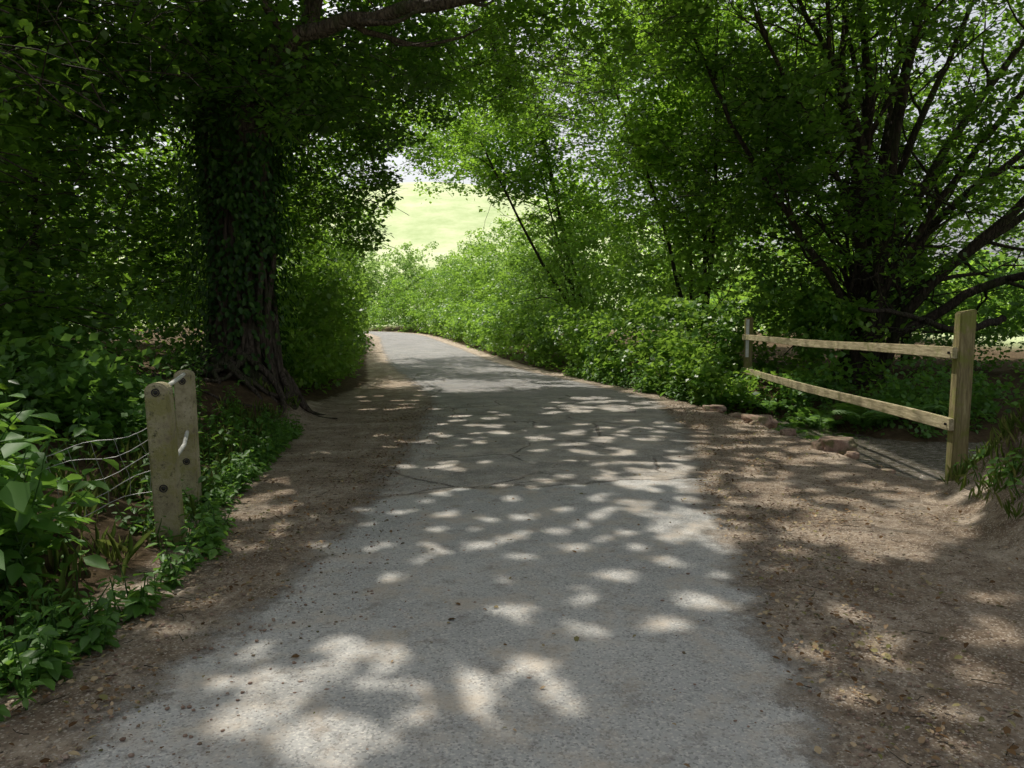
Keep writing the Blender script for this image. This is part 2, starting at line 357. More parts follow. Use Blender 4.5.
def keep_corridor(C):
    x,y,z=C.T
    over=(x>rl(y)-.3)&(x<rr(y)+.3)&(y<62)
    lo=np.interp(y,[0,8,14,20,40,108],[5,5.5,5.2,4.8,5.0,6])
    k=~(over&(z<lo))
    k&=~((x>vl(y)+.1)&(x<vr(y)-.05)&(z<1.6)&(y<15))
    k&=~((y<4.8)&(np.abs(x)<2.0)&(z<5.5)); k&=~((y<2.0)&(z<4)&(np.abs(x)<5))
    k&=~((x>.302*y)&(x<5.3)&(x>3.0)&(y<14.9)&(z>.55)&(z<1.75))
    wob=.012*np.sin(z*2.3+y*.7)+.010*np.sin(z*5.1+x*3)
    k&=~((x/y>-.165+wob)&(x/y<-.06+wob*1.5)&(y>12)&(y<60)&(z<1.4+y*(.150+wob))&(x<rr(y)+.3))
    k&=~((x/y>-.148+wob)&(x/y<-.126+wob)&(y>12)&(y<60)&(z<1.4+y*.225)&(z>1.4+y*.1))
    return k
# ---------------------------------------------------------------- foliage generators
def sprays(cent,per,rad,flat=.18,size=.09,tiltsd=.35,upsd=.35,sj=.35):
    n=len(cent); ax=rng.normal(0,tiltsd,(n,3)); ax[:,2]=1; ax=unit(ax)
    rr_=rad*(.6+.8*rng.random(n))
    idx=np.repeat(np.arange(n),per); m=len(idx)
    a=rng.random(m)*6.283; q=np.sqrt(rng.random(m))*rr_[idx]
    t=unit(np.cross(ax,np.array([1.,.3,0]))); b=np.cross(ax,t)
    C=cent[idx]+(q*np.cos(a))[:,None]*t[idx]+(q*np.sin(a))[:,None]*b[idx]+(rng.normal(0,flat,m)*rr_[idx])[:,None]*ax[idx]
    C[:,2]-=q*q*.35
    Nn=unit(ax[idx]+rng.normal(0,upsd,(m,3)))
    T=unit((C-cent[idx])+rng.normal(0,.15,(m,3))+np.array([0,0,-.08]))
    s=size*(1-sj+2*sj*rng.random(m))
    tone=rng.random(n)[idx]*.6+rng.random(m)*.4
    return C,Nn,T,s,tone
def ell(c,r,n,shell=.0):
    d=unit(rng.normal(0,1,(n,3))); q=rng.random(n)**(1/3.); q=shell+(1-shell)*q
    return np.array(c)+d*q[:,None]*np.array(r)
def clump(P,f,thr,seed):
    v=np.array([mnoise.noise(Vector((p[0]*f+seed,p[1]*f,p[2]*f*1.3))) for p in P]); return v>thr
def foliage(name,blobs,per,rad,size,mat,parent,fine=False,flat=.18,f=.6,thr=-.15,tilt=.35,up=.4,extra=None,sunp=True,twigs=None,aspect=1.0,ground=True):
    C0=[ell(b[0],b[1],b[2],b[3] if len(b)>3 else 0) for b in blobs]
    C0=np.concatenate(C0); C0=C0[clump(C0,f,thr,rng.random()*50)]
    if ground: C0=C0[C0[:,2]>height(C0[:,0],C0[:,1])+.02]
    C0=C0[keep_corridor(C0)]
    if extra is not None: C0=C0[extra(C0)]
    C,Nn,T,s,tone=sprays(C0,per,rad,flat,size,tilt,up)
    k=keep_corridor(C)
    if sunp: k&=keep_sun(C)
    if extra is not None: k&=extra(C)
    leaves(name,C[k],Nn[k],T[k],s[k],mat,parent,fine,tone[k],aspect)
    if twigs is not None:
        for c in C0[::2]:
            d=rng.normal(0,1,3); d[2]*=.3; d=unit(d)*rad*1.6
            twigs.add([c-d*.9-np.array([0,0,.1]),c-d*.1,c+d*.6],[.008,.006,.002],3)
    return C0
def limb_tree(tb,start,pts,r0,r1,kids=5,klen=2.2,depth=2,sides=8,grav=.03,n=18,kstart=.35):
    P=interp(np.array([start]+pts),n); rad=np.linspace(1,0,len(P))**.8*(r0-r1)+r1
    P[1:-1]+=rng.normal(0,r0*.18,(len(P)-2,3))
    tb.add(P,rad,sides)
    if depth>0:
        for _ in range(kids):
            t=int(rng.uniform(kstart,1)*(len(P)-2)); base=P[t]; d=unit(P[t+1]-P[t])+rng.normal(0,.7,3); 
            q=path(base,d,klen*rng.uniform(.5,1.2),7,.16,grav); rb=min(rad[t]*.5,.08)
            if ingap(q).mean()>.35: continue
            if (~keep_corridor(q)).mean()>.3: continue
            tb.add(q,np.linspace(rb,rb*.25,len(q)),5)
            if depth>1:
                for _ in range(3):
                    t2=rng.integers(2,len(q)-1); d2=unit(q[t2]-q[t2-1])+rng.normal(0,.7,3)
                    q2=path(q[t2],d2,klen*.5*rng.uniform(.5,1.2),5,.2,grav)
                    if ingap(q2).mean()<.4: tb.add(q2,np.linspace(rb*.35,.006,len(q2)),4)

def clear_trunk(C):
    x,y,z=C.T; return ~((y<11.6)&(y>4)&(x/y>-.385)&(x/y<-.31)&(z<1.4+.10*y)&(z>.5))
# ================================================================= big ivy-clad tree, left
T1=empty('ivy_clad_tree'); tb=Tubes()
bz=float(height(-4.0,11.0))
base=np.array([-4.0,11.0,bz-.3])
P=interp(np.array([base,(-4.02,11,bz+.4),(-4.0,11.05,bz+1.2),(-4.05,11.1,2.6),(-3.95,11.1,3.8),(-4.0,11.2,4.6)]),26)
rad=np.interp(np.linspace(0,1,26),[0,.12,.3,.6,.85,1],[.66,.46,.37,.34,.40,.30]); 
sides=36; V=[]
for i,(p,r_) in enumerate(zip(P,rad)):
    for j in range(sides):
        a=j/sides*2*math.pi; nn=mnoise.noise(Vector((math.cos(a)*2.2,math.sin(a)*2.2,p[2]*.5)))*.35+.07*math.sin(a*7+p[2]*.8)
        V.append(p+np.array([math.cos(a),math.sin(a),0])*r_*(1+nn))
i=np.arange(25)[:,None]*sides; j=np.arange(sides)[None]
Fc=np.stack([i+j,i+(j+1)%sides,i+sides+(j+1)%sides,i+sides+j],-1).reshape(-1,4)
npmesh('trunk',np.array(V),Fc,M_BARK,T1,smooth=True)
for k_ in range(38):  # ivy stems
    a0=rng.uniform(0,6.28); da=rng.uniform(-1.5,1.5); q=[]
    for t in np.linspace(0,1,22):
        z=bz-.05+t*4.0; rr0=np.interp(z,[0,.6,1.5,3,4.3],[.64,.48,.41,.39,.44])+.07*math.sin(t*6+k_*2); a=a0+da*t+.3*math.sin(t*9+k_)
        q.append((-4.0+math.cos(a)*rr0,11.05+math.sin(a)*rr0,z))
    tb.add(interp(q,30),np.linspace(rng.uniform(.03,.07),.02,30),6)
for k_ in range(22):  # roots
    a=rng.uniform(-2.9,.6); L=rng.uniform(.4,1.1); q=[]; w_=rng.uniform(.3,.8)
    for t in np.linspace(0,1,12):
        r_=.40+t*L; x=-4+math.cos(a+w_*math.sin(t*4+k_))*r_; y=11+math.sin(a+w_*.6*math.sin(t*5+k_))*r_
        q.append((x,y,float(height(x,y))+.35*(1-t)**2+.05+.04*math.sin(t*8+k_)-.08*t))
    tb.add(q,np.linspace(rng.uniform(.035,.065),.015,12),6)
limb_tree(tb,(-4.05,11.1,3.9),[(-4.3,11.0,5.4),(-4.2,10.8,7.5),(-4.6,10.6,11)],.24,.05,8,3)
limb_tree(tb,(-3.9,11.1,3.7),[(-3.3,11.2,4.8),(-3.0,11.3,6.0),(-2.2,11.8,8.2),(-1.2,12.5,10.5)],.20,.04,8,3)
limb_tree(tb,(-4.1,11.2,4.2),[(-5.2,11.6,5.6),(-6.4,12,7.5),(-7.5,12.4,9.5)],.20,.04,8,3)
limb_tree(tb,(-4.1,10.9,4.3),[(-3.5,10.6,5.0),(-2.7,10.4,5.4),(-1.4,10.3,5.62),(.2,10.2,5.8),(2.0,10.1,6.5)],.15,.03,9,2.0,kstart=.4,grav=.16)
limb_tree(tb,(-4.3,10.9,6.4),[(-3.8,9.4,7.4),(-3.2,7.6,8.4),(-2.4,6,9.2)],.15,.04,8,2.6)
limb_tree(tb,(-2.6,11.5,7.2),[(-1.6,13,8.2),(-.4,15,8.6),(.8,17,8.4)],.12,.03,9,2.4)
limb_tree(tb,(-4.0,11.4,4.5),[(-3.9,13,5.6),(-3.6,15,6.6),(-3.0,17.5,6.8)],.13,.03,9,2.4)
tb.build('limbs',M_BARK,T1)
m=11000; a=rng.random(m)*6.283; z=bz+rng.random(m)**.75*4.8; keep=np.array([mnoise.noise(Vector((math.cos(q)*1.9,math.sin(q)*1.9,zz*1.3)))+.3*(zz>2.4)+.3*(math.cos(q)<-.2) for q,zz in zip(a,z)])>-.04
a=a[keep];z=z[keep];m=len(a); rr0=np.interp(z,[0,.6,1.5,3,4.3,5.2],[.76,.53,.45,.45,.56,.5])+rng.random(m)**2*.42
C=np.stack([-4+np.cos(a)*rr0,11.05+np.sin(a)*rr0,z],-1); Nn=np.stack([np.cos(a),np.sin(a),.5+0*a],-1)+rng.normal(0,.35,(m,3)); T=np.tile([0,0,-1.],(m,1))+rng.normal(0,.4,(m,3))
leaves('ivy_leaves',C,Nn,T,.065+.05*rng.random(m),M_IVY,T1,True)
tw=Tubes()
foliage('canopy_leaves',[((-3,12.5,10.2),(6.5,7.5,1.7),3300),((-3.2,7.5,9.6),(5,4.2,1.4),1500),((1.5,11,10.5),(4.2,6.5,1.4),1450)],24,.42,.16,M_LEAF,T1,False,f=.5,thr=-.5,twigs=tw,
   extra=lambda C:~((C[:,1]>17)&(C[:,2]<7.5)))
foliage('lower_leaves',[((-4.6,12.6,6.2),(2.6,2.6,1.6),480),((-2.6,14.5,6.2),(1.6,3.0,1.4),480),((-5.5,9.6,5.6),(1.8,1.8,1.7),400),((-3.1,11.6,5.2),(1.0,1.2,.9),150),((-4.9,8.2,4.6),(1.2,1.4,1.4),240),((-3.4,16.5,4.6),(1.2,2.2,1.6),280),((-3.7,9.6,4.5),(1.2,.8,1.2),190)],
   24,.36,.11,M_LEAF_SHADED,T1,False,twigs=tw,extra=clear_trunk,thr=-.22)
foliage('arching_leaves',[((-.8,17,7.7),(2.8,2.6,1.3),600),((1.6,15.5,7.2),(2.4,2.4,1.2),500),((-.2,21.5,8.4),(3.4,2.5,1.7),560),((2.0,13,7.2),(1.8,1.6,.8),220),((-2.4,23,6.9),(1.4,1.6,1.0),150)],22,.38,.12,M_LEAF,T1,False,twigs=tw,thr=-.2)
tw.build('twigs',M_BARKD,T1)
# ================================================================= woodland trees
def small_tree(name,base,lean,h,r,blobs,per,rad,size,mat=M_LEAF,stems=3,extra=None,thr=-.2,fine=False,spread=.8):
    E=empty(name); tb=Tubes(); b=np.array([base[0],base[1],float(height(base[0],base[1]))-.1])
    for k_ in range(stems):
        s0=b+np.array([rng.normal(0,.12*stems**.5),rng.normal(0,.12*stems**.5),0]); top=b+np.array([lean[0]+rng.normal(0,spread),lean[1]+rng.normal(0,spread),h*rng.uniform(.75,1.05)])
        mid=(s0*.55+top*.45)+rng.normal(0,.2,3)
        limb_tree(tb,s0,[s0*.8+mid*.2+[0,0,.2],mid,top],r*rng.uniform(.6,1.1),.015,6,h*.28)
    foliage('leaves',blobs,per,rad,size,mat,E,fine,extra=extra,thr=thr,twigs=tb)
    tb.build('trunk_and_branches',M_BARKD,E); return E
small_tree('hazel_tree',(-6.2,9.3),(-.4,-.3),6,.09,[((-6.0,8.6,3.6),(1.7,1.7,2.0),420),((-5.2,7.4,2.0),(1.2,1.4,1.6),270),((-6.6,8.5,6.0),(2.2,2.2,1.6),350)],22,.34,.11,M_LEAF_SHADED,extra=clear_trunk)
small_tree('hazel_tree',(-9.4,14.5),(-.2,-.3),8,.14,[((-9.2,14,4.5),(2.4,2,3.5),600),((-7.6,13.5,7.0),(3,2.4,2.4),500),((-11.5,14,5),(2.4,2,4.5),480),((-6.8,13.2,3.2),(1.4,1.4,2.2),280)],20,.42,.13,M_LEAF_SHADED,extra=clear_trunk)
small_tree('hazel_tree',(-4.6,5.6),(-.5,0),5.5,.05,[((-4.8,5.6,3.9),(1.1,1.2,1.5),200),((-4.2,5.0,1.2),(.6,.9,.8),130),((-5.2,6.2,5.5),(1.5,1.6,1.0),170),((-3.5,5.4,3.3),(.7,.7,.6),50)],20,.30,.085,extra=clear_trunk,fine=True)
small_tree('hazel_tree',(-7.0,18.0),(.5,-.5),8,.12,[((-6.9,17.5,3.2),(2.2,2.2,2.8),560),((-6.2,17.5,7),(2.6,2.6,2.4),560),((-5.2,16,4.2),(1.3,1.6,1.8),300)],20,.42,.12,M_LEAF,extra=clear_trunk)
small_tree('hazel_tree',(-13,20),(0,0),9,.15,[((-13.5,20,4.5),(3.2,2.5,4.4),560),((-17.5,22,5),(3,2.5,5),400),((-10,21,5),(2.5,2.5,4.5),450)],18,.6,.18,M_LEAF)
HL=empty('understorey_bushes')
foliage('leaves',[((-5.6,8.3,.9),(1.5,1.8,1.0),300),((-6.8,11.5,1.2),(2,1.8,1.3),280),((-4.3,6.6,.7),(1.1,1.2,.6),190),((-8.3,12,1.4),(2,2.5,1.4),280),((-5.2,13,1.2),(.9,1.4,1.2),160),((-4.9,9.6,.9),(.6,.9,.5),70)],22,.3,.095,M_HERB,HL,False,extra=clear_trunk,up=.5,tilt=.5)
HB=empty('roadside_hedge')
bl=[]
for y in np.arange(13.0,50,1.3):
    x=vl(y)-.8; hgt=np.interp(y,[13,16,22,34],[1.5,2.6,4.0,4.8]); z0=float(rise(y)); bl.append(((x-.3,y,z0+hgt*.45),(.95,1.1,hgt*.58),int(190 if y<22 else 130)))
bl.append(((-5.6,21,3.6),(1.6,3.5,2.4),320)); bl.append(((-7,27,4.5),(1.6,4,3),260))
foliage('leaves',bl,20,.27,.105,M_HEDGE,HB,False,up=.5,tilt=.55,f=1.2,thr=-.2)
# ================================================================= right hedge
HR=empty('roadside_hedge'); bl=[]
for y in np.arange(13.2,58,1.25):
    x=vr(y)+.55; z0=float(rise(y)); h1=np.interp(y,[13,16,20,46],[.9,1.3,1.8,2.4]); bl.append(((x+.1,y,z0+h1*.45),(.7,.9,h1*.6),int(120 if y<20 else 80)))
    h2=np.interp(y,[13,16,20,28,46,58],[1.9,3.0,4.4,6.2,6.0,4.2]); bl.append(((x+1.7+.3*math.sin(y),y+.4,z0+h2*.5),(1.3,1.2,h2*(.55+.08*math.sin(y*2.1))),int(180 if y<22 else 150)))
for x in np.arange(-34,-9,1.6): bl.append(((x,62+rng.normal(0,.3),2.1),(1.3,1.0,1.7),70))
foliage('leaves',bl,20,.29,.125,M_HEDGE,HR,False,up=.38,tilt=.5,f=1.0,thr=-.10)
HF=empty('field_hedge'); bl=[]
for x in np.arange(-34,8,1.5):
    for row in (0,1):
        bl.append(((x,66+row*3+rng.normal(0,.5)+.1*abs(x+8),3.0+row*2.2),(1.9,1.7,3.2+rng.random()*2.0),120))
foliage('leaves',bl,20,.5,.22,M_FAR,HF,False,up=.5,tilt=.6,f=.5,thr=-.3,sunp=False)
# ================================================================= sycamores arching over the road
small_tree('sycamore_tree',(5.2,20),(-1.5,-1.0),9,.10,[((3.6,19.5,7.2),(2.8,2.8,2.6),1050),((1.4,19.0,7.4),(2.0,2.2,1.8),520),((5.8,20,7.5),(3,3,3.6),900),((4.8,19,5.0),(2.0,2.2,1.8),420),((-.6,20,8.6),(1.8,2.2,1.2),300)],22,.40,.125,stems=4,spread=1.6)
small_tree('sycamore_tree',(2.8,28),(-1.5,-1),10,.12,[((2.6,28,7.4),(3.4,3,3.4),720),((-.2,27,7.8),(1.8,2.5,2.2),380),((6.6,28,6),(3.4,3,5),660),((3.5,27,11),(5,3,2.5),560)],20,.5,.165,stems=4,spread=1.6)
small_tree('sycamore_tree',(-7.6,27),(1.0,-1),10,.13,[((-7.6,27,7.0),(2.2,3,3.4),430),((-5.2,25,8.6),(1.9,2.5,2.0),330),((-9,27,10),(3.5,3,2.5),380),((-3.6,31,10.2),(4,3,2.0),460),((-2.6,31,8.2),(2.2,2,1.4),260)],20,.5,.15,stems=3,spread=1.2)
# ================================================================= multi-stemmed tree, right
T2=empty('multi_stemmed_tree'); tb=Tubes(); b=np.array([6.7,14.2,float(height(6.7,14.2))-.15])
tops=[(3.6,13.5,8.5),(4.6,14.5,10),(5.4,13.6,10.5),(6.2,14.8,10.5),(6.9,14.4,11),(7.6,13.6,10),(8.8,14.2,9.5),(10.2,13.6,9),(11.4,13.8,7.4),(12.2,13.2,5.6),(9.6,12.2,7.5),(3.4,14.6,7.0),(7.2,12.5,9.5),(8.2,15.5,10.5),(10.8,12.4,6.4),(5.0,12.6,8)]
for i,t in enumerate(tops):
    t=np.array(t); a=i/len(tops)*6.28; s0=b+np.array([math.cos(a)*.32,math.sin(a)*.3,0]); d=t-s0
    m1=s0+d*.18+np.array([-d[0]*.10,0,.35]); m2=s0+d*.5+rng.normal(0,.3,3)+np.array([-d[0]*.06,0,.3]); m3=s0+d*.75+rng.normal(0,.3,3)
    limb_tree(tb,s0,[m1,m2,m3,t],rng.uniform(.07,.13),.02,9,2.2,kstart=.2,grav=.05,n=24)
P=interp([b+[0,0,-.1],b+[0,0,.5],b+[.05,0,1.0],b+[.1,0,1.4]],10); tb.add(P,np.linspace(.5,.2,10),12)
limb_tree(tb,(8.6,13.0,1.5),[(7.6,12.6,1.25),(6.5,12.2,1.55),(5.6,12,1.65)],.07,.03,5,1.0)
limb_tree(tb,(7.0,13.4,1.2),[(8.3,12.8,2.2),(9.8,12.2,2.3),(11.2,11.8,1.5)],.09,.03,6,1.4)
tb.build('stems_and_branches',M_BARKD,T2)
tw=Tubes()
foliage('leaves',[((5.6,14.5,8.2),(3.2,3.2,2.8),900),((9.0,14.5,8.4),(3.8,3.0,2.8),700),((4.4,14.8,5.0),(1.8,1.6,1.8),420),((6.6,16.4,4.6),(3.0,1.4,2.6),560),((10.5,16.6,5.0),(3.0,1.6,2.8),360),((4.6,12.0,8.8),(2.6,3.0,1.5),320),((8,11,8.2),(3,3,1.4),280),((5.8,12.6,4.9),(2.2,1.0,1.8),190),((8.6,12.4,4.9),(2.2,1.0,1.9),150),((6.4,12.6,2.9),(1.8,.7,.7),70)],22,.36,.115,M_LEAF_SHADED,T2,False,twigs=tw,thr=-.14)
tw.build('twigs',M_BARKD,T2)
small_tree('hazel_tree',(10.5,20),(0,0),9,.10,[((9.6,19.5,5.0),(3.2,2,4.0),560),((14.5,20,4.5),(3,2.4,3.5),280),((7.6,20.5,8.0),(3,2,3),400)],20,.5,.15,M_LEAF,stems=4,spread=1.2)
HU=empty('streamside_bushes')
foliage('leaves',[((6.2,13.8,1.0),(1.4,1.5,1.3),300),((8.4,14.8,1.3),(2,1.6,1.6),340),((11,14.5,1.5),(2,2,1.9),300),((8.4,11.3,.2),(1.8,1.1,.7),230),((10.5,11.5,.7),(2,1.4,1.2),230),((5.4,15.2,1.1),(1.2,1.0,1.5),260),((7.6,7.4,.3),(1.2,.8,.7),160),((6.6,11.8,.1),(1.1,1.2,.6),150),((12.5,9,1.2),(2.2,2.2,1.8),200),((5.4,12.4,.15),(.7,1.2,.6),130),((6.4,10.7,.0),(1.0,.6,.35),90)],22,.26,.09,M_HERB,HU,False,up=.5,tilt=.5,sunp=False)
DW=empty('distant_trees')
bl=[]
for _ in range(30):
    x=rng.uniform(13,60); y=rng.uniform(34,70); bl.append(((x,y,2.6),(4,3,3.2),65))
for x in np.arange(4,34,3): bl.append(((x,72+rng.normal(0,2),7),(3.2,3,8),110))
for x in np.arange(-60,-22,3): bl.append(((x,62+rng.normal(0,2),6),(3.2,3,7),90))
for _ in range(24):
    x=rng.uniform(-60,-20); y=rng.uniform(28,60); bl.append(((x,y,4),(4,3,4.4),80))
foliage('leaves',bl,20,1.0,.42,M_HEDGE,DW,False,up=.5,tilt=.6,f=.25,thr=-.5,sunp=False)
# ================================================================= herbs / nettles left foreground
def plants(name,sites,hmin,hmax,leaf,mat,nper=9,asp=.85):
    E=empty(name); tb=Tubes(); C=[];Nn=[];T=[];s=[];tn=[]
    for (x,y) in sites:
        z=float(height(x,y)); h=rng.uniform(hmin,hmax); p=path((x,y,z-.03),(rng.normal(0,.25),rng.normal(0,.25)-.05,1),h,8,.09,0)
        tb.add(p,np.linspace(.006,.0025,9),4)
        tone=rng.random(); a0=rng.random()*6.28; ls=rng.uniform(.6,1.35)
        for k_ in range(nper):
            t=.25+.75*k_/(nper-1); q=p[min(8,int(t*8))]; L=leaf*ls*rng.uniform(.7,1.2)*(1.15-.55*abs(t-.55))
            for sgn in (0,math.pi):
                a=a0+k_*math.pi/2+sgn+rng.normal(0,.3); d=np.array([math.cos(a),math.sin(a),-.25+rng.normal(0,.25)])
                C.append(q+d*L*.62); Nn.append(np.array([d[0]*.25,d[1]*.25,1])+rng.normal(0,.28,3)); T.append(d); s.append(L); tn.append(np.clip(tone*.6+rng.random()*.4,0,1))
    C=np.array(C); k=(np.array(C)[:,1]>.8)
    leaves('leaves',C[k],np.array(Nn)[k],np.array(T)[k],np.array(s)[k],mat,E,True,np.array(tn)[k],asp); tb.build('stems',mat,E); return E
st=[(rng.uniform(-3.5,-2.2),rng.uniform(2.7,4.3)) for _ in range(110)]
plants('nettle_plants',[p for p in st if p[0]<vl(p[1])-.25 and not(-2.6<p[0]<-2.0 and p[1]>3.9)],.45,.9,.12,M_HERB)
st=[(rng.uniform(-2.9,-2.35),rng.uniform(2.9,3.7)) for _ in range(9)]
plants('broadleaf_plants',st,.75,1.0,.14,M_HERB,7,1.15)
st=[(vl(y)-abs(rng.normal(0,.32))+.2,y) for y in rng.uniform(2.2,9.5,480)]
plants('verge_herbs',[p for p in st if not(-2.5<p[0]<-1.9 and 3.6<p[1]<4.5)],.08,.32,.07,M_HERB,6)
st=[(rng.uniform(-5.2,-2.5),rng.uniform(4.9,10.5)) for _ in range(260)]
plants('verge_herbs',[p for p in st if p[0]<vl(p[1])-.2 and not(-2.75<p[0]<-2.2 and p[1]<5.6) and not(abs(p[0]+3.6)<.6 and p[1]>9.3)],.2,.55,.09,M_HERB,7)
st=[(vr(y)+abs(rng.normal(0,.3)),y) for y in rng.uniform(12.6,20,170)]
plants('verge_herbs',[p for p in st if not(p[1]<14.7 and p[0]>.3*p[1]-.1)],.2,.55,.10,M_HERB,6)
st=[(rng.uniform(4.9,6.5),rng.uniform(5.9,7.2)) for _ in range(50)]+[(rng.uniform(4.1,7.5),rng.uniform(10.6,13.8)) for _ in range(170)]+[(rng.uniform(5.0,6.5),rng.uniform(7.6,9.0)) for _ in range(40)]
plants('streamside_herbs',st,.10,.34,.07,M_HERB,6)
st=[(rng.uniform(3.1,4.8),rng.uniform(3.8,6.2)) for _ in range(200)]
plants('bank_herbs',[p for p in st if p[0]>vr(p[1])+.18 and mnoise.noise(Vector((p[0]*1.6,p[1]*1.6,3)))>-.15],.06,.24,.065,M_HERB,5)
def fern(x,y,nf=11,L=.8,mat=M_HERB):
    E=empty('fern'); tb=Tubes(); C=[];Nn=[];T=[];s=[]; z=float(height(x,y))
    for k_ in range(nf):
        a=k_/nf*6.28+rng.normal(0,.2); l=L*rng.uniform(.75,1.15); q=[]
        for t in np.linspace(0,1,14):
            r_=l*(t*.85); q.append((x+math.cos(a)*r_,y+math.sin(a)*r_,z+l*(.95*t-.75*t*t*t)*.75))
        q=np.array(q); tb.add(q,np.linspace(.005,.0015,14),3)
        side=np.array([-math.sin(a),math.cos(a),0])
        for i in range(2,14):
            for sub in (0,.5):
                for sg in (1,-1):
                    t=(i+sub)/13; w=.2*l*math.sin(min(1,t*1.05+.12)*math.pi)**.7 if t<.97 else .02
                    pt=q[i]; pt=pt+(q[i]-q[i-1])*sub
                    C.append(pt+side*sg*w*.5); T.append(side*sg+unit(q[i]-q[i-1])*.3); Nn.append(np.array([math.cos(a)*.3,math.sin(a)*.3,1])+rng.normal(0,.1,3)); s.append(max(w,.02))
    leaves('fronds',np.array(C),np.array(Nn),np.array(T),np.array(s),mat,E,True,aspect=.42); tb.build('stalks',mat,E)
for x,y,L in [(4.5,12.9,.7),(4.1,13.2,.6),(4.9,11.6,.9),(5.3,11.0,1.0),(4.5,10.7,.95),(4.0,12.4,.6),(5.9,10.8,.9),(3.6,14.2,.5),(6.4,11.8,.8),(3.2,15.6,.7),(4.2,11.6,.9),(4.05,10.3,.7),(4.35,12.2,.9),(3.75,4.9,.3),(4.1,5.4,.35)]:
    fern(x,y,12,L)
def grass(name,sites,h):
    sites=np.array(sites); n=len(sites); z=height(sites[:,0],sites[:,1]); hh=h*rng.uniform(.5,1.2,n)
    d=rng.normal(0,.55,(n,3)); d[:,2]=1; d=unit(d); C=np.stack([sites[:,0],sites[:,1],z],-1)+d*hh[:,None]*.48
    Nn=unit(rng.normal(0,1,(n,3))*[1,1,.2]); leaves(name,C,Nn,d,hh,M_GRASS,None,True,aspect=.07)
def around(x0,x1,y0,y1,k,nb=16,sp=.06):
    c=np.stack([rng.uniform(x0,x1,k),rng.uniform(y0,y1,k)],-1); return (c[:,None]+rng.normal(0,sp,(k,nb,2))).reshape(-1,2)
gs=np.concatenate([around(3.0,4.6,3.6,6.2,160),around(3.2,4.4,12.3,14.5,50),around(4.9,7,6.0,7.2,40)])
gs=gs[(gs[:,0]>vr(gs[:,1])+.12)]
grass('bank_grass',gs,.14)
gs=around(-3.6,-1.9,2.5,11,170); gs=gs[gs[:,0]<vl(gs[:,1])-.05]; grass('verge_grass',gs,.2)
# leaf litter
n=24000; y=1.7+11.3*rng.random(n)**1.2; side=rng.random(n)
x=np.where(side<.42,rl(y)-np.abs(rng.normal(0,.65,n))+.12,np.where(side<.96,rr(y)+np.abs(rng.normal(0,1.1,n))-.08,rng.uniform(-1.5,2.5,n)))
cl=np.array([mnoise.noise(Vector((a*1.4,b*1.4,9))) for a,b in zip(x,y)])
k=(cl+rng.normal(0,.25,n)>-.05)&(x<vr(y)+.9); x=x[k];y=y[k];n=len(x)
C=np.stack([x,y,height(x,y)+.024],-1); Nn=rng.normal(0,.28,(n,3)); Nn[:,2]=1
leaves('fallen_leaves',C,Nn,rng.normal(0,1,(n,3)),.008+.034*rng.random(n)**2.5,M_LITTER,None,True)
# gravel
bm=bmesh.new(); bmesh.ops.create_icosphere(bm,subdivisions=1,radius=1); IV=np.array([v.co[:] for v in bm.verts]); IF=np.array([[v.index for v in f.verts] for f in bm.faces]); bm.free()
n=12000; y=1.8+11*rng.random(n)**1.3; s_=rng.random(n); x=np.where(s_<.4,rl(y)-rng.normal(.1,.5,n),np.where(s_<.93,rr(y)+np.abs(rng.normal(.1,.9,n)),rng.uniform(-1.2,2,n)))
sz=.0025+.008*rng.random(n)**3; c=np.stack([x,y,height(x,y)+.016],-1)
Vv=c[:,None]+(IV[None]*(1+rng.normal(0,.18,(n,len(IV),1))))*sz[:,None,None]*np.array([1.1,.9,.6]); Fc=(IF[None]+(np.arange(n)*len(IV))[:,None,None]).reshape(-1,3)
npmesh('gravel',Vv.reshape(-1,3),Fc,M_STONE)
tb=Tubes()
for _ in range(160):
    y=rng.uniform(2,10); x=rl(y)-abs(rng.normal(0,.5)) if rng.random()<.5 else rr(y)+abs(rng.normal(0,.8)); 
    q=path((x,y,float(height(x,y))+.02),(rng.normal(),rng.normal(),0),rng.uniform(.04,.14),5,.25); q[:,2]=height(q[:,0],q[:,1])+.02; tb.add(q,np.linspace(.0022,.001,6),4)
tb.build('fallen_twigs',M_BARKD)
def rock(x,y,s,zoff=0.0):
    bm=bmesh.new(); bmesh.ops.create_icosphere(bm,subdivisions=4,radius=1); sd=rng.random()*50; z=float(height(x,y))
    for v in bm.verts:
        q=v.co.copy(); n1=mnoise.noise(q*1.1+Vector((sd,0,0)))*.5+mnoise.noise(q*3+Vector((0,sd,0)))*.2+abs(mnoise.noise(q*2+Vector((0,0,sd))))*.25
        q=q*(1+n1); v.co=Vector((max(-.9,min(.95,q.x))*s[0]+x,max(-.9,min(.9,q.y))*s[1]+y,max(-.8,min(.8,q.z))*s[2]+z+zoff))
    me=bpy.data.meshes.new('rock'); bm.to_mesh(me); bm.free(); me.materials.append(M_STONE); o=bpy.data.objects.new('rock',me); link(o)
    for p in me.polygons: p.use_smooth=True
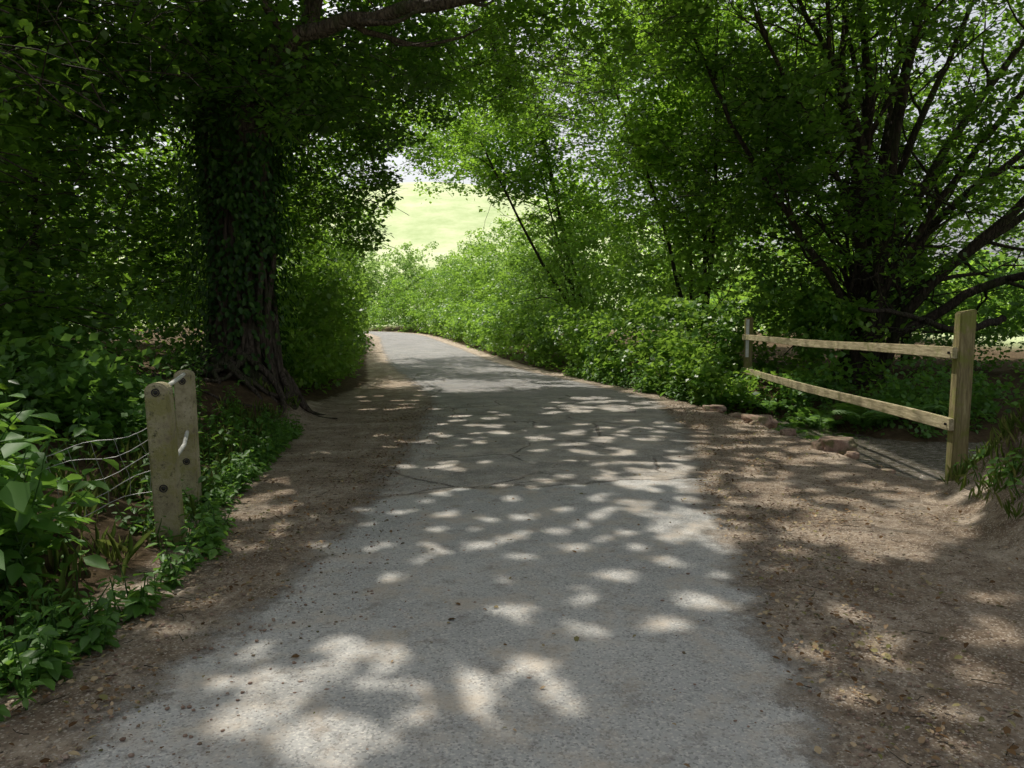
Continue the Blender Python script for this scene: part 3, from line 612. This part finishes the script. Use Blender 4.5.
for x,y,s in [(3.62,8.2,(.24,.16,.15)),(3.75,8.7,(.12,.14,.09)),(3.5,10.4,(.22,.2,.11)),(3.45,11.2,(.16,.2,.1)),(3.3,12.0,(.2,.15,.08)),(3.68,7.2,(.09,.08,.05)),(4.15,8.3,(.14,.1,.2)),(3.5,9.3,(.10,.08,.06)),(4.4,9.3,(.2,.16,.26)),(3.95,9.8,(.1,.14,.16)),(4.5,8.4,(.12,.1,.2)),(4.1,7.7,(.09,.08,.17)),(4.3,8.0,(.07,.06,.16)),(3.95,7.5,(.06,.05,.12)),(3.62,7.8,(.07,.06,.05)),(3.98,8.05,(.05,.05,.13)),(4.25,7.6,(.06,.05,.15))]:
    rock(x,y,s,.03)
# ================================================================= wooden fence
def box(name,c,size,mat,parent,bev=.008,rot=(0,0,0),top=None):
    bm=bmesh.new(); bmesh.ops.create_cube(bm,size=1)
    for v in bm.verts:
        v.co=Vector((v.co.x*size[0],v.co.y*size[1],v.co.z*size[2]))
    if top:
        for v in bm.verts:
            if v.co.z>0: v.co.z+=top*(1 if v.co.x>0 else -1)
    bmesh.ops.bevel(bm,geom=bm.edges[:],offset=bev,segments=2,affect='EDGES')
    me=bpy.data.meshes.new(name); bm.to_mesh(me); bm.free(); me.materials.append(mat)
    o=bpy.data.objects.new(name,me); o.location=c; o.rotation_euler=rot; return link(o,parent)
WF=empty('wooden_fence')
A=np.array([4.08,6.7]); B=np.array([4.66,14.6]); dd=B-A; L=np.linalg.norm(dd); yaw=math.atan2(-dd[0],dd[1])
box('post_near',(A[0],A[1],.56),(.14,.12,1.92),M_POST,WF,.012,(0,R(.8),yaw),top=.015)
box('post_far',(B[0],B[1],.60),(.15,.12,1.84),M_POST,WF,.012,(0,0,yaw),top=.01)
box('white_band',(B[0]-.04,B[1]-.064,1.12),(.06,.006,.74),M_WHITE,WF,.002,(0,0,yaw))
def rail(z0,z1,h,name):
    nn=40; V=[]
    perp=np.array([dd[1],-dd[0]])/L
    off=-.094
    for i in range(nn+1):
        t=i/nn; t2=-.008+1.016*t; c=A+dd*t2+perp*off; zz=z0+(z1-z0)*t+.006*math.sin(t*9)-.012*math.sin(t*math.pi); hh=h*(1+.05*math.sin(t*13+z0)); th=.022
        wv=.004*math.sin(t*21)
        for sx_,sz_ in ((-1,-1),(1,-1),(1,1),(-1,1)): V.append((c[0]+perp[0]*(th*sx_+wv),c[1]+perp[1]*(th*sx_),zz+sz_*hh/2))
    bm=bmesh.new(); vs=[bm.verts.new(v) for v in V]
    for i in range(nn):
        for j in range(4): bm.faces.new((vs[i*4+j],vs[i*4+(j+1)%4],vs[i*4+4+(j+1)%4],vs[i*4+4+j]))
    bm.faces.new(vs[0:4][::-1]); bm.faces.new(vs[-4:]); bmesh.ops.recalc_face_normals(bm,faces=bm.faces[:])
    es=[e_ for e_ in bm.edges if len(e_.link_faces)==2 and e_.calc_face_angle(0)>1.0]; bmesh.ops.bevel(bm,geom=es,offset=.006,segments=2,affect='EDGES')
    me=bpy.data.meshes.new(name); bm.to_mesh(me); bm.free(); me.materials.append(M_WOOD); link(bpy.data.objects.new(name,me),WF)
rail(1.14,1.14,.10,'rail_top'); rail(.49,.49,.11,'rail_bottom')
tb=Tubes()
for z in (1.14,.49):
    tb.add([(A[0]-.132,A[1]+.0,z),(A[0]-.112,A[1],z)],.012,8)
tb.build('bolts',M_DARK,WF)
# ================================================================= concrete posts with rail + wires
def cpost(name,x,y,ztop,wd,dp,lean):
    E=empty(name); bm=bmesh.new(); z0=-.25+float(height(x,y)); hw=wd/2
    pts=[(-hw*1.06,0),(hw*1.06,0),(hw*.96,ztop-z0-hw*.7)]
    for k_ in range(1,10):
        a=k_/10*math.pi; pts.append((hw*.96*math.cos(a),ztop-z0-hw*.7+hw*.7*math.sin(a)))
    pts.append((-hw*.96,ztop-z0-hw*.7))
    fv=[bm.verts.new((p[0],-dp/2,p[1])) for p in pts]; bv=[bm.verts.new((p[0],dp/2,p[1])) for p in pts]; n=len(pts)
    bm.faces.new(fv); bm.faces.new(bv[::-1])
    for i in range(n): bm.faces.new((fv[(i+1)%n],fv[i],bv[i],bv[(i+1)%n]))
    bmesh.ops.recalc_face_normals(bm,faces=bm.faces[:])
    es=[e_ for e_ in bm.edges if e_.calc_face_angle(0)>.9]; bmesh.ops.bevel(bm,geom=es,offset=.012,segments=3,affect='EDGES')
    me=bpy.data.meshes.new('post'); bm.to_mesh(me); bm.free(); me.materials.append(M_CONC); o=bpy.data.objects.new('post',me); link(o,E)
    tb=Tubes()
    for zz in (.38,.98):
        c=np.array([0,-dp/2-.003,zz-z0]); a=np.linspace(0,6.283,17); ring=np.stack([np.cos(a)*.022,0*a,np.sin(a)*.022],-1)+c; tb.add(ring,.004,6)
        tb.add([c+[0,.01,0],c+[0,-.001,0],c+[0,-.0015,0]],[.014,.014,.0005],12)
    tb.build('bolt_holes',M_DARK,E)
    E.location=(x,y,z0); E.rotation_euler=(0,lean,R(8)); return E
cpost('concrete_post',-2.15,4.6,1.04,.145,.12,R(-2.5))
cpost('concrete_post',-2.42,5.5,1.06,.13,.12,R(-1))
GR=empty('pipe_rail'); tb=Tubes()
tb.add([(-2.19,4.66,1.0),(-2.28,5.05,1.03),(-2.42,5.44,1.03)],.014,8); tb.add([(-2.16,4.66,.53),(-2.26,5.05,.57),(-2.41,5.44,.60)],.014,8)
tb.build('pipes',M_PIPE,GR)
WR=empty('wire_fence'); tb=Tubes(); a0=np.array([-2.22,4.55]); a1=np.array([-3.4,3.9])
def wp(t,z): 
    p=a0+(a1-a0)*t; return (p[0],p[1]+.08*math.sin(t*5+z*3),z-.16*math.sin(t*math.pi+z)-.4*t*(z-.1)+.02*math.sin(t*17+z*11))
for z in (.92,.82,.7,.58,.46): tb.add([wp(t,z+.01*math.sin(t*20+z*9)) for t in np.linspace(0,1,20)],.0024,4)
for t in np.linspace(.06,.95,12): tb.add([wp(t+.05*math.sin(z*8)*.3,z) for z in np.linspace(.46,.92,6)],.0018,4)
tb.build('wires',M_WIRE,WR)
print('OBJ',len(bpy.data.objects),'leaves',NL,'faces',sum(len(m.polygons) for m in bpy.data.meshes))
